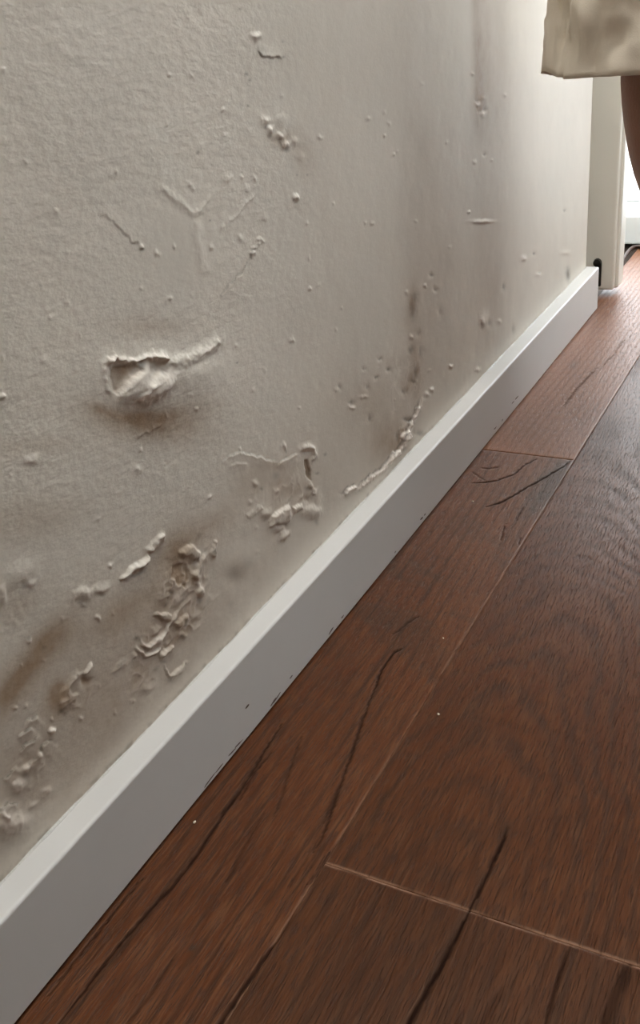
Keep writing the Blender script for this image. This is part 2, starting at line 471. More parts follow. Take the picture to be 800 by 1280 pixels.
for x, y, rx, ry, h, pl in ((603, 277, 12, 2, 1.6, 0.6), (655, 323, 3.5, 3.5, 2.2, 0.8), (605, 398, 6, 10, 1.6, 0.4), (603, 402, 3, 5, 1.4, 0.5), (596, 130, 3, 3, 1.4, 0.4), (603, 143, 3, 3, 1.4, 0.4),
                            (673, 343, 4, 3, 1.4, 0.3), (563, 458, 2, 2, 2.0, 0.8), (597, 462, 3, 2.5, 1.6, 0.6), (540, 487, 2.5, 2.5, 1.8, 0.8), (534, 493, 3, 2.5, 1.8, 0.8), (707, 316, 6, 3, 1.0, 0.1),
                            (514, 421, 3, 3, 1.4, 0.6), (440, 510, 4, 2, 1.4, 0.5), (454, 496, 5, 2, 1.2, 0.3)):
    blob(x, y, rx, ry, 0, h * mm)
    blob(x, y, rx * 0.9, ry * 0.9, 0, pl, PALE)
# salt-crusted crack along the skirting
crk = [(430, 619), (438, 612), (445, 608)]
crk2 = [(446, 613), (456, 604), (468, 594), (478, 588), (488, 576), (496, 567), (505, 556), (509, 544), (513, 534), (519, 522), (524, 510), (528, 500)]
for pts, w in ((crk, 2.0), (crk2, 2.6)):
    ridge(pts, w, 2.4 * mm, rag=0.8); ridge(pts, w, 1.1, PALE, rag=0.5)
    ridge([(x - 2, y - 4) for x, y in pts], 1.3, 0.5, DARK, rag=0.9)
flake([(503, 540), (510, 538), (517, 545), (513, 551), (505, 552), (500, 547)], 2.6 * mm, 2, pale=0.95)
flake([(490, 564), (500, 562), (503, 568), (490, 577), (483, 580)], 2.2 * mm, 2, pale=0.9)
flake([(509, 527), (516, 526), (517, 533), (511, 536)], 1.5 * mm, 2, pale=0.7)

# --- lifted paint around (340, 620)
scarp([(276, 577), (288, 568), (300, 564), (318, 569), (334, 574), (350, 577)], 13, 1.7 * mm, 1, 0.35)
scarp([(284, 582), (296, 577), (312, 578)], 8, 1.0 * mm, 1, 0.1)
scarp([(344, 582), (356, 573), (368, 567), (376, 567)], 12, 1.8 * mm, 1, 0.4)
ridge([(376, 561), (384, 558), (391, 561), (394, 569), (391, 577)], 3.4, 2.8 * mm, rag=0.3)
flake([(380, 574), (386, 574), (391, 590), (389, 602), (384, 598), (381, 585)], -2.6 * mm, 2.5, stain_shade=0.55)
ridge([(386, 604), (392, 612), (391, 620)], 3, 2.6 * mm, rag=0.4)
blob(390, 640, 10, 8, 0, 3.6 * mm, p=1.6); blob(398, 625, 4, 14, 0, 1.4 * mm)
blob(384, 624, 4, 4, 0, -1.6 * mm); blob(384, 623, 4, 3, 0, 0.3, STAIN_SHADE)
flake([(337, 645), (352, 634), (360, 628), (364, 634), (364, 652), (356, 657), (345, 658), (330, 663)], 4.2 * mm, 5, tilt=(0, -0.0001))
flake([(364, 632), (378, 628), (380, 636), (372, 642), (365, 648)], 3.4 * mm, 4)
blob(332, 642, 7, 6, 20, 2.4 * mm); blob(354, 670, 8, 5, -40, 3.6 * mm, p=1.5); blob(348, 662, 6, 4, 0, 2.4 * mm)
ridge([(309, 648), (318, 640), (326, 632)], 4, 1.2 * mm)
for x, y, rx, ry, a in ((361, 642, 1.6, 8, 0.6), (349, 656, 9, 3, 0.25), (345, 595, 4, 5, 0.35), (327, 611, 2, 2, 0.55), (388, 592, 3, 6, 0.4), (397, 592, 3, 1.6, 0.5), (396, 653, 3, 4, 0.35), (358, 564, 1.6, 3, 0.5), (331, 647, 4, 3, 0.4),
                       (308, 667, 7, 9, 0.10), (407, 568, 2, 2, 0.5), (384, 610, 3, 3, 0.4)):
    blob(x, y, rx, ry, 0, a, DARK)
ridge([(360, 627), (363, 634), (364, 646)], 1.8, 0.5, PALE); ridge([(337, 652), (350, 644)], 2.5, 0.25, PALE)
for x, y, rx, ry, an, a in ((345, 600, 60, 26, 0, 0.14), (365, 612, 16, 12, 0, 0.25), (345, 583, 22, 5, 0, 0.25), (310, 605, 26, 16, -30, 0.15)):
    blob(x, y, rx, ry, an, a, STAIN_SHADE, soft=True)

# --- rolled strip of paint and the peeling zone below it
flake([(147, 722), (158, 711), (172, 702), (184, 694), (188, 698), (184, 706), (170, 715), (158, 722), (150, 727)], 5.0 * mm, 4.5, pale=0.32, rough=0.45)
ridge([(183, 691), (190, 684), (196, 676), (203, 667)], 4.2, 3.2 * mm, rag=0.9)
ridge([(183, 691), (190, 684), (196, 676), (203, 667)], 3, 0.45, PALE, rag=0.95)
ridge([(150, 727), (160, 725), (172, 718), (186, 707)], 2, 0.45, DARK, rag=0.5)  # shadow painted beneath the rolled strip
ridge([(184, 690), (192, 680), (199, 672)], 1.2, 0.4, DARK, rag=0.9)
flake([(222, 690), (232, 680), (240, 678), (252, 690), (248, 702), (236, 700), (224, 700)], 4.0 * mm, 6)
flake([(214, 708), (222, 700), (234, 704), (236, 724), (230, 736), (216, 730), (212, 718)], -2.2 * mm, 4, stain_shade=0.35)
blob(226, 724, 12, 9, 20, 2.2 * mm)
ridge([(256, 696), (248, 704), (241, 716), (244, 728), (249, 740)], 4, 3.2 * mm, rag=0.3)
blob(248, 741, 5, 6, 10, 4.2 * mm, p=1.5); blob(240, 718, 5, 5, 0, 2.4 * mm)
ridge([(268, 675), (265, 688), (265, 696)], 2.5, 3.0 * mm, rag=0.8)
scarp([(207, 713), (212, 722), (214, 734), (208, 748), (205, 760)], 9, 1.6 * mm, 1, 0.3)
flake([(188, 768), (198, 765), (206, 764), (214, 768), (212, 776), (204, 776), (196, 772)], 3.2 * mm, 3)
flake([(213, 778), (222, 770), (232, 764), (235, 772), (228, 784), (218, 788)], 3.6 * mm, 5)
ridge([(174, 801), (180, 807), (186, 808), (197, 799), (206, 788), (213, 777), (220, 766)], 2.2, 3.0 * mm, rag=0.25)
ridge([(168, 810), (173, 815), (180, 819), (190, 816), (200, 811)], 2.2, 2.8 * mm, rag=0.25)
for pts in ([(174, 801), (180, 807), (186, 808), (197, 799), (206, 788), (213, 777)], [(168, 810), (180, 819), (200, 811)], [(232, 766), (234, 776), (229, 786)]):
    ridge(pts, 1.8, 0.5, PALE, rag=0.4)
flake([(196, 816), (204, 810), (212, 805), (219, 808), (216, 814), (208, 818), (203, 825), (197, 822)], 4.0 * mm, 4)
flake([(203, 830), (208, 832), (213, 843), (224, 832), (231, 826), (230, 838), (222, 845), (212, 850), (207, 842)], 3.2 * mm, 3.5)
flake([(186, 786), (196, 780), (202, 784), (194, 796), (184, 798)], 1.8 * mm, 5)
blob(226, 794, 5, 4, 0, 2.6 * mm); blob(181, 861, 7, 6, -30, 2.0 * mm); blob(150, 833, 8, 3, -40, 2.2 * mm)
for x, y, rx, ry, an, a in ((171, 798, 3.5, 3.5, 0, 0.7), (214, 741, 4, 2.5, 0, 0.6), (206, 755, 2.5, 4, 0, 0.6), (247, 750, 4, 3, 0, 0.45), (230, 778, 2, 5, 0, 0.5), (226, 796, 4, 3, 0, 0.4), (266, 687, 2, 4, 0, 0.6),
                           (200, 768, 9, 1.8, 10, 0.5), (243, 700, 2, 6, 0, 0.3), (222, 698, 8, 2.5, -30, 0.4), (212, 699, 4, 2, 0, 0.4), (152, 829, 5, 1.8, -40, 0.6), (173, 845, 3, 2, 0, 0.4),
                           (212, 851, 5, 3, 0, 0.25), (203, 827, 5, 2.5, 0, 0.25), (248, 670, 7, 2, -50, 0.3), (194, 836, 4, 2, -40, 0.3),
                           (292, 722, 11, 10, 0, 0.22), (309, 703, 8, 8, 0, 0.14), (288, 757, 5, 5, 0, 0.16), (303, 690, 7, 6, 0, 0.08)):
    blob(x, y, rx, ry, an, a, DARK)
blob(300, 700, 22, 12, -60, 2.0 * mm, soft=True); blob(292, 722, 13, 12, 0, -1.6 * mm, soft=True)
for x, y, rx, ry, an, a in ((150, 765, 56, 20, -38, 0.42), (215, 690, 34, 22, -60, 0.45), (260, 658, 44, 16, -30, 0.30), (222, 730, 22, 40, 25, 0.30), (200, 790, 34, 40, 0, 0.22),
                           (45, 822, 70, 20, -50, 0.62), (10, 870, 36, 20, -50, 0.35), (65, 800, 26, 16, -40, 0.25), (75, 875, 24, 16, -50, 0.45), (30, 650, 70, 28, -10, 0.28), (60, 555, 40, 10, 0, 0.18), (15, 560, 30, 14, 0, 0.16),
                           (100, 905, 90, 60, -45, 0.16), (20, 760, 30, 18, -40, 0.28), (130, 840, 70, 50, -45, 0.14), (20, 960, 50, 40, 0, 0.18), (0, 735, 20, 12, 0, 0.25)):
    blob(x, y, rx, ry, an, a, STAIN_SHADE, soft=True)
# --- left lower wall
flake([(103, 846), (106, 835), (112, 826), (117, 828), (115, 838), (108, 846)], 4.0 * mm, 4, pale=0.45, rough=0.5)
blob(108, 851, 8, 5, -10, -2.2 * mm); blob(108, 851, 7, 5, 0, 0.45, STAIN_SHADE)
flake([(72, 880), (74, 868), (82, 852), (92, 842), (96, 848), (88, 862), (100, 866), (94, 878), (82, 888), (76, 892)], 1.8 * mm, 5, rough=0.9)
blob(77, 890, 4, 2.5, 0, 0.5, DARK); blob(72, 862, 12, 14, 30, 0.4, STAIN_SHADE)
flake([(58, 914), (62, 907), (70, 908), (68, 916), (61, 922)], 3.4 * mm, 3, pale=0.75, rough=0.6)
blob(62, 924, 4, 2, 0, 0.6, DARK)
for pts in ([(48, 940), (54, 932), (60, 924)], [(24, 938), (36, 928), (49, 918)], [(20, 922), (32, 915), (41, 907)], [(2, 975), (14, 965), (22, 957)], [(34, 957), (40, 950), (46, 943)], [(-6, 1020), (4, 1010), (12, 1004), (26, 1007)], [(32, 900), (40, 900), (48, 893)]):
    scarp(pts, 8, 2.0 * mm, 1, 0.75)
for x, y, rx, ry, an, h, pl in ((48, 944, 4, 3, 0, 3, 0.5), (33, 962, 9, 5, -45, 3.2, 0.35), (22, 982, 10, 6, -30, 2.6, 0.35), (12, 1030, 22, 16, 0, 6, 0.35), (4, 1020, 3, 5, 0, 3, 0.5), (37, 800, 3, 3, 0, 2.4, 0.8), (19, 884, 3, 2, 0, 1.6, 0.5),
                               (103, 742, 8, 7, 0, 2.6, 0.1), (124, 736, 9, 4, -20, 2.0, 0.1), (30, 715, 20, 12, -30, 1.8, 0.05), (40, 728, 6, 4, 0, 1.4, 0.2), (2, 742, 5, 10, 0, 3, 0.3), (66, 898, 2, 2, 0, 1.5, 0.4), (101, 898, 2.5, 2, 0, 1.6, 0.5),
                               (40, 575, 8, 5, 0, 1.6, 0.15), (2, 493, 3, 3, 0, 2.4, 0.5), (172, 587, 4, 3, -50, 2.0, 0.4), (262, 622, 2.5, 2.5, 0, 2.0, 0.8), (122, 773, 2.5, 3, 0, 2.0, 0.6), (138, 706, 2, 2, 0, 2, 0.6), (175, 561, 2, 3, 0, 1.6, 0.5),
                               (356, 559, 2.5, 4, 0, 2, 0.3), (300, 562, 2, 2, 0, 1.4, 0.3), (318, 604, 4, 3, 0, 1.4, 0.2), (345, 614, 3, 3, 0, 1.2, 0.2), (40, 1007, 6, 3, -40, 1.6, 0.1), (58, 990, 8, 5, -40, 1.6, 0.1)):
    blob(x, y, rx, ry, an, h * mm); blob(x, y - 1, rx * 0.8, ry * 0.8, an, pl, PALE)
for x, y, r, a in ((36, 797, 2.5, 0.6), (102, 755, 5, 0.35), (124, 742, 4, 0.25), (33, 971, 5, 0.4), (50, 937, 3, 0.5), (32, 732, 3, 0.35), (190, 805, 1.5, 0.3), (56, 808, 3, 0.25)):
    blob(x, y, r * 1.3, r, 0, a, DARK)
# scattered pimples
rng = np.random.RandomState(5)
for k in range(150):
    x, y = rng.uniform(0, 640), rng.uniform(10, 1020)
    if y > 1085 - 1.045 * x: continue
    r = rng.uniform(1.5, 3.0)
    blob(x, y, r, r, 0, rng.uniform(0.5, 1.5) * mm)
STAIN_SHADE += 0.26 * np.clip((0.26 - zz) / 0.16, 0, 1) * np.clip((0.95 - yy) / 0.4, 0, 1) * (0.6 + 0.8 * n_big)  # shade of the near lower wall, painted in as brown
STAIN_SHADE *= 1.12
# smeared filler just above the skirting
d_sk = zz - BB_H
fill = np.exp(-np.clip(d_sk, 0, 1) / 0.006) * (d_sk > 0)
HT += fill * (n_mid - 0.35) * 1.6 * mm
TEX *= 1 - 0.7 * np.exp(-np.clip(d_sk, 0, 1) / 0.02)
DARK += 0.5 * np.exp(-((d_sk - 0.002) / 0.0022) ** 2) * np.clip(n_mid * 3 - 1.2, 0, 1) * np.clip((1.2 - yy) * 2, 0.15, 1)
PALE += 0.10 * np.exp(-((d_sk - 0.009) / 0.007) ** 2) * np.clip(n_big * 2 - 0.6, 0, 1)
# fade to flat at the borders of the detailed field
fade = np.clip((yy - ys[0]) / 0.03, 0, 1) * np.clip((ys[-1] - yy) / 0.03, 0, 1) * np.clip((zs[-1] - zz) / 0.03, 0, 1) * np.clip((zz - BB_H + 0.012) / 0.01, 0, 1)
HT *= fade * 0.64
V = P0.reshape(-1, 3).copy(); V[:, 0] = HT
faces = [grid_faces(NY, NZ)[:, ::-1]]
# rest of the wall: plain quads around the detailed field, and its thickness
y0, y1, z1 = ys[0], ys[-1], zs[-1]
WB, WT, TH = -1.8, 2.5, -0.13
ex = []
def quad(*p): ex.append(p)
quad((0, WB, 0), (0, y0, 0), (0, y0, z1), (0, WB, z1))
quad((0, WB, z1), (0, y1, z1), (0, y1, WT), (0, WB, WT))
r = 0.004
for i in range(4):
    a0, a1 = math.pi / 2 * i / 4, math.pi / 2 * (i + 1) / 4
    p0 = (-r + r * math.cos(a0), y1 + r * math.sin(a0)); p1 = (-r + r * math.cos(a1), y1 + r * math.sin(a1))
    quad((*p0, 0), (*p1, 0), (*p1, WT), (*p0, WT))
quad((-r, y1 + r, 0), (TH, y1 + r, 0), (TH, y1 + r, WT), (-r, y1 + r, WT))
quad((TH, y1 + r, 0), (TH, WB, 0), (TH, WB, WT), (TH, y1 + r, WT))
EV = np.array(ex).reshape(-1, 3); EF = np.arange(len(EV)).reshape(-1, 4) + len(V)
DMG_SHADE = np.stack([np.clip(STAIN_SHADE, 0, 0.85), np.clip(PALE, 0, 0.95), np.clip(DARK, 0, 0.85), TEX], -1)
DMG_SHADE = np.vstack([DMG_SHADE, np.tile([0, 0, 0, 0.4], (len(EV), 1))])
me = mesh_np('wall_left', np.vstack([V, EV]), np.vstack([faces[0], EF]))
color_attr(me, 'damage_shade', DMG_SHADE)
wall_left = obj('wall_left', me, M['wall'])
tag(wall_left, 'damp off-white plaster wall with blistered peeling paint and brown stains', kind='structure')

# ------------------------------------------------------------------ skirting
def skirting(name, y_a, y_b):
    prof = [(0.0, 0.003), (BB_T, 0.003), (BB_T, BB_H - 0.0025)]
    for i in range(1, 5):
        a = math.pi / 2 * i / 4
        prof.append((BB_T - 0.0025 + 0.0025 * math.cos(a), BB_H - 0.0025 + 0.0025 * math.sin(a)))
    prof.append((0.0, BB_H))
    n = len(prof)
    V = [(x, y, z) for y in (y_a, y_b) for (x, z) in prof]
    F_ = [tuple((i, (i + 1) % n, n + (i + 1) % n, n + i)) for i in range(n)]
    me = bpy.data.meshes.new(name); me.from_pydata(V, [], F_ + [tuple(range(n - 1, -1, -1)), tuple(range(n, 2 * n))])
    bm = bmesh.new(); bm.from_mesh(me); bmesh.ops.recalc_face_normals(bm, faces=bm.faces); bm.to_mesh(me); bm.free()
    return obj(name, me, M['white'])
bb = skirting('baseboard_left', -1.8, 2.625 * S)
tag(bb, 'white painted skirting board with chipped lower edge along the damp wall', kind='structure')
# chips along the front face
rng = np.random.RandomState(9)
def chip(px, py, length, w):
    p = unproject(px, py, 0, BB_T)
    nseg = 5
    V = []; n = 2 * nseg
    for i in range(n):
        a = 2 * math.pi * i / n
        rr = 0.75 + 0.5 * rng.rand()
        V.append((0.00025, math.cos(a) * length / 2 * rr, math.sin(a) * w / 2 * rr))
    V2 = [(-0.0008, y, z) for _, y, z in V]
    F_ = [tuple(range(n))] + [(i, n + i, n + (i + 1) % n, (i + 1) % n) for i in range(n)]
    me = bpy.data.meshes.new('paint_chip'); me.from_pydata(V + V2, [], F_)
    o = obj('paint_chip', me, M['chip'], bb)
    o.location = (BB_T, p[1], max(p[2], 0.006)); o.rotation_euler = (rng.uniform(-0.1, 0.25), 0, 0)
for c in ((309, 883, 0.007, 0.0022), (346, 872, 0.012, 0.0014), (341, 878, 0.010, 0.0012), (364, 846, 0.006, 0.0012), (298, 930, 0.012, 0.0012), (290, 940, 0.012, 0.0012), (274, 960, 0.012, 0.0012), (262, 976, 0.016, 0.0012),
          (414, 788, 0.012, 0.0018), (428, 771, 0.006, 0.0014), (527, 648, 0.008, 0.0020), (531, 643, 0.004, 0.0016), (646, 497, 0.014, 0.0018), (641, 503, 0.010, 0.0014), (619, 535, 0.010, 0.0014), (628, 525, 0.006, 0.0012), (494, 690, 0.004, 0.001)):
    chip(*c)
# wavering bead of filler between wall and skirting
yb = np.arange(0.2, 1.78, 0.002)
w = 0.0014 + 0.0030 * np.clip(fbm(yb * 30, yb * 0, 3, 81) - 0.25, 0, 1)
hh = 0.0006 + 0.0022 * np.clip(fbm(yb * 45, yb * 0 + 7, 3, 91) - 0.3, 0, 1)
prof = [(-0.003, 0), (1, 0), (0.62, 0.45), (0.25, 0.85), (-0.003, 1)]
V = np.stack([np.stack([np.where(px_ < 0, px_, px_ * w), yb, BB_H - 0.0003 + pz * hh], -1) for px_, pz in prof], 1).reshape(-1, 3)
me = mesh_np('caulk_bead', V, grid_faces(len(yb), 5))
obj('filler_bead', me, M['caulk'], bb)

# ------------------------------------------------------------------ floor
floor = obj('floor', boxes_mesh('floor', [((-1.15, -1.8, -0.06), (1.4, 2.6, -0.011))]), M['subfloor'])
tag(floor, 'dark brown wood plank floor with pale worn joints and black cracks', kind='structure')
SX = 0.208149 * S
PW, PLEN = 0.24, 1.285
YJ1, YJ2 = 0.640288 * S, 1.681454 * S
GAP = 0.0004
CR = []   # (polyline, half width px, strength)
def fp(*a): return a
CRACKS = [
    ([(524, 770), (508, 780), (492, 793)], 1.2, 0.6), ([(501, 811), (492, 817), (485, 826), (475, 842), (467, 863)], 1.8, 0.95),
    ([(467, 863), (456, 893), (448, 915), (440, 940), (433, 960), (422, 990), (412, 1022), (402, 1048), (392, 1066)], 2.0, 0.75),
    ([(440, 940), (428, 975), (415, 1000), (404, 1030)], 1.5, 0.5), ([(378, 918), (366, 950), (350, 1002), (342, 1020)], 1.8, 0.5), ([(340, 940), (319, 964), (300, 1000)], 1.6, 0.6),
    ([(352, 905), (345, 915), (318, 960), (296, 995), (280, 1015), (262, 1045), (245, 1070), (218, 1105), (190, 1135), (150, 1180), (110, 1232), (75, 1277), (60, 1300)], 2.2, 0.85),
    ([(178, 1098), (150, 1130), (125, 1163), (95, 1200), (60, 1245)], 1.2, 0.8), ([(330, 1016), (310, 1050), (285, 1097), (282, 1104)], 2.2, 0.45), ([(215, 1200), (190, 1240), (160, 1277)], 2.2, 0.4),
    ([(345, 1178), (330, 1197), (305, 1235), (277, 1277), (262, 1300)], 3.0, 0.9), ([(412, 1065), (400, 1085), (385, 1106)], 2.2, 0.6), ([(400, 1045), (384, 1071), (360, 1110)], 1.6, 0.45),
    ([(713, 575), (704, 583), (689, 592), (674, 601), (662, 607), (641, 620), (623, 629), (606, 634)], 1.1, 0.95), ([(671, 574), (656, 581), (642, 593), (620, 601), (605, 603), (590, 604)], 0.9, 0.85),
    ([(632, 655), (628, 667), (626, 677)], 0.9, 0.7), ([(654, 632), (648, 644), (645, 653)], 0.9, 0.6), ([(651, 672), (648, 682)], 0.9, 0.6), ([(624, 584), (610, 586), (602, 585)], 1.0, 0.5), ([(590, 590), (600, 597), (608, 601)], 1.0, 0.4),
    ([(746, 460), (734, 472), (722, 484), (704, 508)], 1.5, 0.45), ([(780, 425), (765, 445), (752, 458)], 1.4, 0.3),
]
CRACKS2 = [
    ([(637, 1033), (628, 1052), (614, 1084), (600, 1112), (587, 1137)], 2.6, 0.97), ([(587, 1138), (574, 1164), (556, 1200), (536, 1236), (508, 1285), (490, 1320)], 3.4, 0.97),
    ([(713, 1182), (704, 1204), (692, 1240), (680, 1285)], 3.2, 0.72), ([(788, 1206), (774, 1232), (764, 1258), (752, 1290)], 8.0, 0.55), ([(628, 1235), (612, 1262), (600, 1285)], 6.0, 0.25), ([(735, 695), (738, 700)], 1, 0.5),
]
def plank_mesh(x0, x1, y0, y1, xs, ys_, cracks, grain_fn, smoke=(), tone=0.0, seed=0, bands=False, worn_side=True):
    GX, GY_ = np.meshgrid(xs, ys_, indexing='ij')
    X, Y = GX.ravel(), GY_.ravel()
    P = np.stack([X, Y, np.zeros_like(X)], -1)
    px, py = project(np.where(((P - CAM) @ F)[:, None] > 0.2, P, [0.3, 0.5, 0]))
    ok = ((P - CAM) @ F) > 0.2
    px = np.where(ok, px, -999); py = np.where(ok, py, 9999)
    nz = fbm(X * 300, Y * 120, 2, seed + 3)
    pxw = px + (vnoise(X * 250, Y * 250, seed + 5) - 0.5) * 2.2
    crack = np.zeros_like(X); sm = np.zeros_like(X)
    for pts, w_, a in cracks:
        q = np.asarray(pts, float)
        I = np.nonzero((px > q[:, 0].min() - 20) & (px < q[:, 0].max() + 20) & (py > q[:, 1].min() - 20) & (py < q[:, 1].max() + 20))[0]
        if len(I) == 0: continue
        d, s, t = polydist(pxw[I], py[I], pts)
        wl = w_ * (0.35 + 0.65 * np.clip(np.minimum(t, 1 - t) * 6, 0, 1)) * (0.6 + 0.8 * nz[I])
        crack[I] = np.maximum(crack[I], a * np.exp(-(d / wl) ** 4))
        sm[I] = np.maximum(sm[I], 0.3 * a * np.exp(-(d / (w_ * 3.0)) ** 2))
    for cx, cy, rx, ry, an, a in smoke:
        dx, dy = pxw - cx, py - cy
        c, s = math.cos(math.radians(an)), math.sin(math.radians(an))
        sm += a * np.exp(-((dx * c + dy * s) / rx) ** 2 - ((-dx * s + dy * c) / ry) ** 2)
    if bands:   # dark cross figure in the wood
        b = fbm(Y * 75 + X * 30 + fbm(X * 30, Y * 30, 2, 77) * 2.0, X * 14, 2, seed + 8)
        sm += np.clip((b - 0.50) * 4.0, 0, 0.5) * np.exp(-((Y - 0.80) / 0.17) ** 2)
    ed = np.minimum.reduce([X - x0, x1 - X, Y - y0, y1 - Y])
    nw = fbm(X * 60, Y * 60, 3, seed + 9)
    ew = np.where(np.minimum(Y - y0, y1 - Y) <= np.minimum(X - x0, x1 - X), 1.0, 0.42)
    worn = np.exp(-(ed / (0.0007 + 0.0007 * nw)) ** 2) * np.clip(nw * 2.4 - 0.5, 0.12, 0.9) * ew
    worn = worn * np.clip((1.18 - Y) * 4, 0.15, 1)
    H = -0.0009 * crack - 0.0007 * np.clip(1 - ed / 0.0012, 0, 1)
    tn = np.clip(tone + 0.5 * (fbm(X * 12, Y * 5, 2, seed + 13) - 0.5), -1, 1)
    nx, ny = len(xs), len(ys_)
    V = np.stack([X, Y, H], -1)
    Fs = grid_faces(nx, ny)
    # side skirts and underside
    ring = np.concatenate([np.arange(nx) * ny, (nx - 1) * ny + np.arange(1, ny), (np.arange(nx - 2, -1, -1)) * ny + ny - 1, np.arange(ny - 2, 0, -1)])
    low = V[ring].copy(); low[:, 2] = -0.010
    o = len(V); m = len(ring); k = np.arange(m); k2 = (k + 1) % m
    Fk = np.stack([ring[k], o + k, o + k2, ring[k2]], -1)
    V = np.vstack([V, low])
    me = mesh_np('plank', V, np.vstack([Fs, Fk]))
    g = grain_fn(X, Y)
    pad = lambda A: np.concatenate([A, A[ring]])
    color_attr(me, 'marks', np.stack([pad(crack), pad(np.clip(worn, 0, 1)), pad(np.clip(sm, 0, 1)), pad(np.ones_like(X))], -1))
    float_attr(me, 'grain', pad(g)); float_attr(me, 'tone', pad(tn))
    return obj('plank', me, M['wood'], floor)

def g_straight(seed, freq=70, slope=0.0):
    def fn(X, Y):
        return (X + slope * Y) * freq * 1.5 + 1.6 * fbm(X * 8, Y * 1.6, 2, seed) * 1.2 + 0.25 * fbm(X * 60, Y * 8, 2, seed + 4)
    return fn
def g_cathedral(X, Y):
    xc = 0.214 + 0.016 * (fbm(X * 3, Y * 9, 2, 203) - 0.5) * 2
    u = X - xc
    u = np.where(u < 0, u * 1.15, u)
    t = Y - 0.40
    d = 0.26 * (1 - np.exp(-np.clip(t, 0, 5) / 0.75))
    rr = np.sqrt(u * u + d * d)
    far = np.clip((Y - 0.85) / 0.35, 0, 1)
    ph = rr * 72 * (1 - far) + (np.sqrt(u * u + 0.12 ** 2) * 1.0 + 0.05 * X) * 72 * far + X * 40 * far
    return ph + 0.9 * fbm(X * 16, Y * 9, 3, 207) + 0.22 * fbm(X * 110, Y * 30, 2, 211)

xa, xb = 0.004, SX - GAP
def edge_axis(a, b, step):
    n = max(2, int(round((b - a) / step)))
    m = np.linspace(a + 0.0012, b - 0.0012, n)
    return np.concatenate([[a, a + 0.0006], m, [b - 0.0006, b]])
def ys_mixed(a, b, v0, v1, step):
    v0 = max(a + 0.002, v0); v1 = min(b - 0.002, v1)
    L = [np.array([a, a + 0.0006])]
    if v0 > a + 0.03: L.append(np.arange(a + 0.002, v0 - 0.004, 0.02))
    L.append(np.arange(v0, v1, step))
    if v1 < b - 0.03: L.append(np.arange(v1 + 0.004, b - 0.004, 0.02))
    L.append(np.array([b - 0.0006, b]))
    return np.concatenate(L)
SMOKE1 = [(688, 612, 34, 20, -52, 0.85), (660, 640, 30, 14, -50, 0.45), (700, 588, 22, 9, -30, 0.5), (640, 610, 40, 14, -20, 0.25), (241, 1185, 5, 4, -40, 1.0), (366, 882, 7, 4, 0, 0.4)]
plank_mesh(xa, xb, YJ2 - PLEN, YJ2 - GAP, edge_axis(xa, xb, 0.0012), ys_mixed(YJ2 - PLEN, YJ2 - GAP, 0.22, YJ2, 0.0012), CRACKS, g_straight(301, 55, 0.012), SMOKE1, 0.0, 300, True)
plank_mesh(xa, xb, YJ2, YJ2 + PLEN, edge_axis(xa, xb, 0.0015), ys_mixed(YJ2, YJ2 + PLEN, YJ2, 1.95, 0.002), CRACKS, g_straight(321, 70, -0.02), [(716, 457, 7, 4, -30, 0.5)], -0.45, 320)
x2, x3 = SX, SX + PW - GAP
SMOKE2 = [(596, 900, 16, 20, 10, 0.35), (600, 1040, 50, 14, -10, 0.22), (560, 1090, 70, 10, 10, 0.15), (700, 960, 60, 60, 0, 0.12)]
plank_mesh(x2, x3, YJ1, YJ1 + PLEN - GAP, edge_axis(x2, x3, 0.0013), ys_mixed(YJ1, YJ1 + PLEN - GAP, YJ1, 1.62, 0.0014), CRACKS2, g_cathedral, SMOKE2, 0.45, 340)
plank_mesh(x2, x3, YJ1 - PLEN, YJ1 - GAP, edge_axis(x2, x3, 0.0013), ys_mixed(YJ1 - PLEN, YJ1 - GAP, 0.26, YJ1, 0.0012), CRACKS2, g_straight(361, 45, 0.02), [], 0.7, 360)
# remaining planks of the room
rng = np.random.RandomState(3)
for row in range(-5, 11):
    for k in range(-3, 3):
        if row in (0, 1):
            base = YJ2 if row == 0 else YJ1
        else:
            base = 0.2 + (row * 0.43) % PLEN
        a0 = base + k * PLEN; a1 = a0 + PLEN - GAP
        rx0 = SX + (row - 1) * PW; rx1 = rx0 + PW - GAP
        if row == 0: rx0, rx1 = xa, xb
        if row < 0: rx1 = min(rx1, xa - 0.0004)
        lo = -1.75 if row >= 0 else Y_END + 0.01
        a0 = max(a0, lo); a1 = min(a1, 2.30); rx1 = min(rx1, 1.3)
        if a1 - a0 < 0.05 or rx1 - rx0 < 0.02: continue
        if row == 0 and k in (-1, 0): continue
        if row == 1 and k in (-1, 0): continue
        plank_mesh(rx0, rx1, a0, a1, np.concatenate([[rx0, rx0 + 0.0008], np.linspace(rx0 + 0.002, rx1 - 0.002, 13), [rx1 - 0.0008, rx1]]),
                   np.concatenate([[a0, a0 + 0.0008], np.linspace(a0 + 0.003, a1 - 0.003, 24), [a1 - 0.0008, a1]]), [], g_straight(400 + row * 7 + k, 60, rng.uniform(-0.03, 0.03)), [], rng.uniform(0, 0.5), 400 + row * 10 + k)

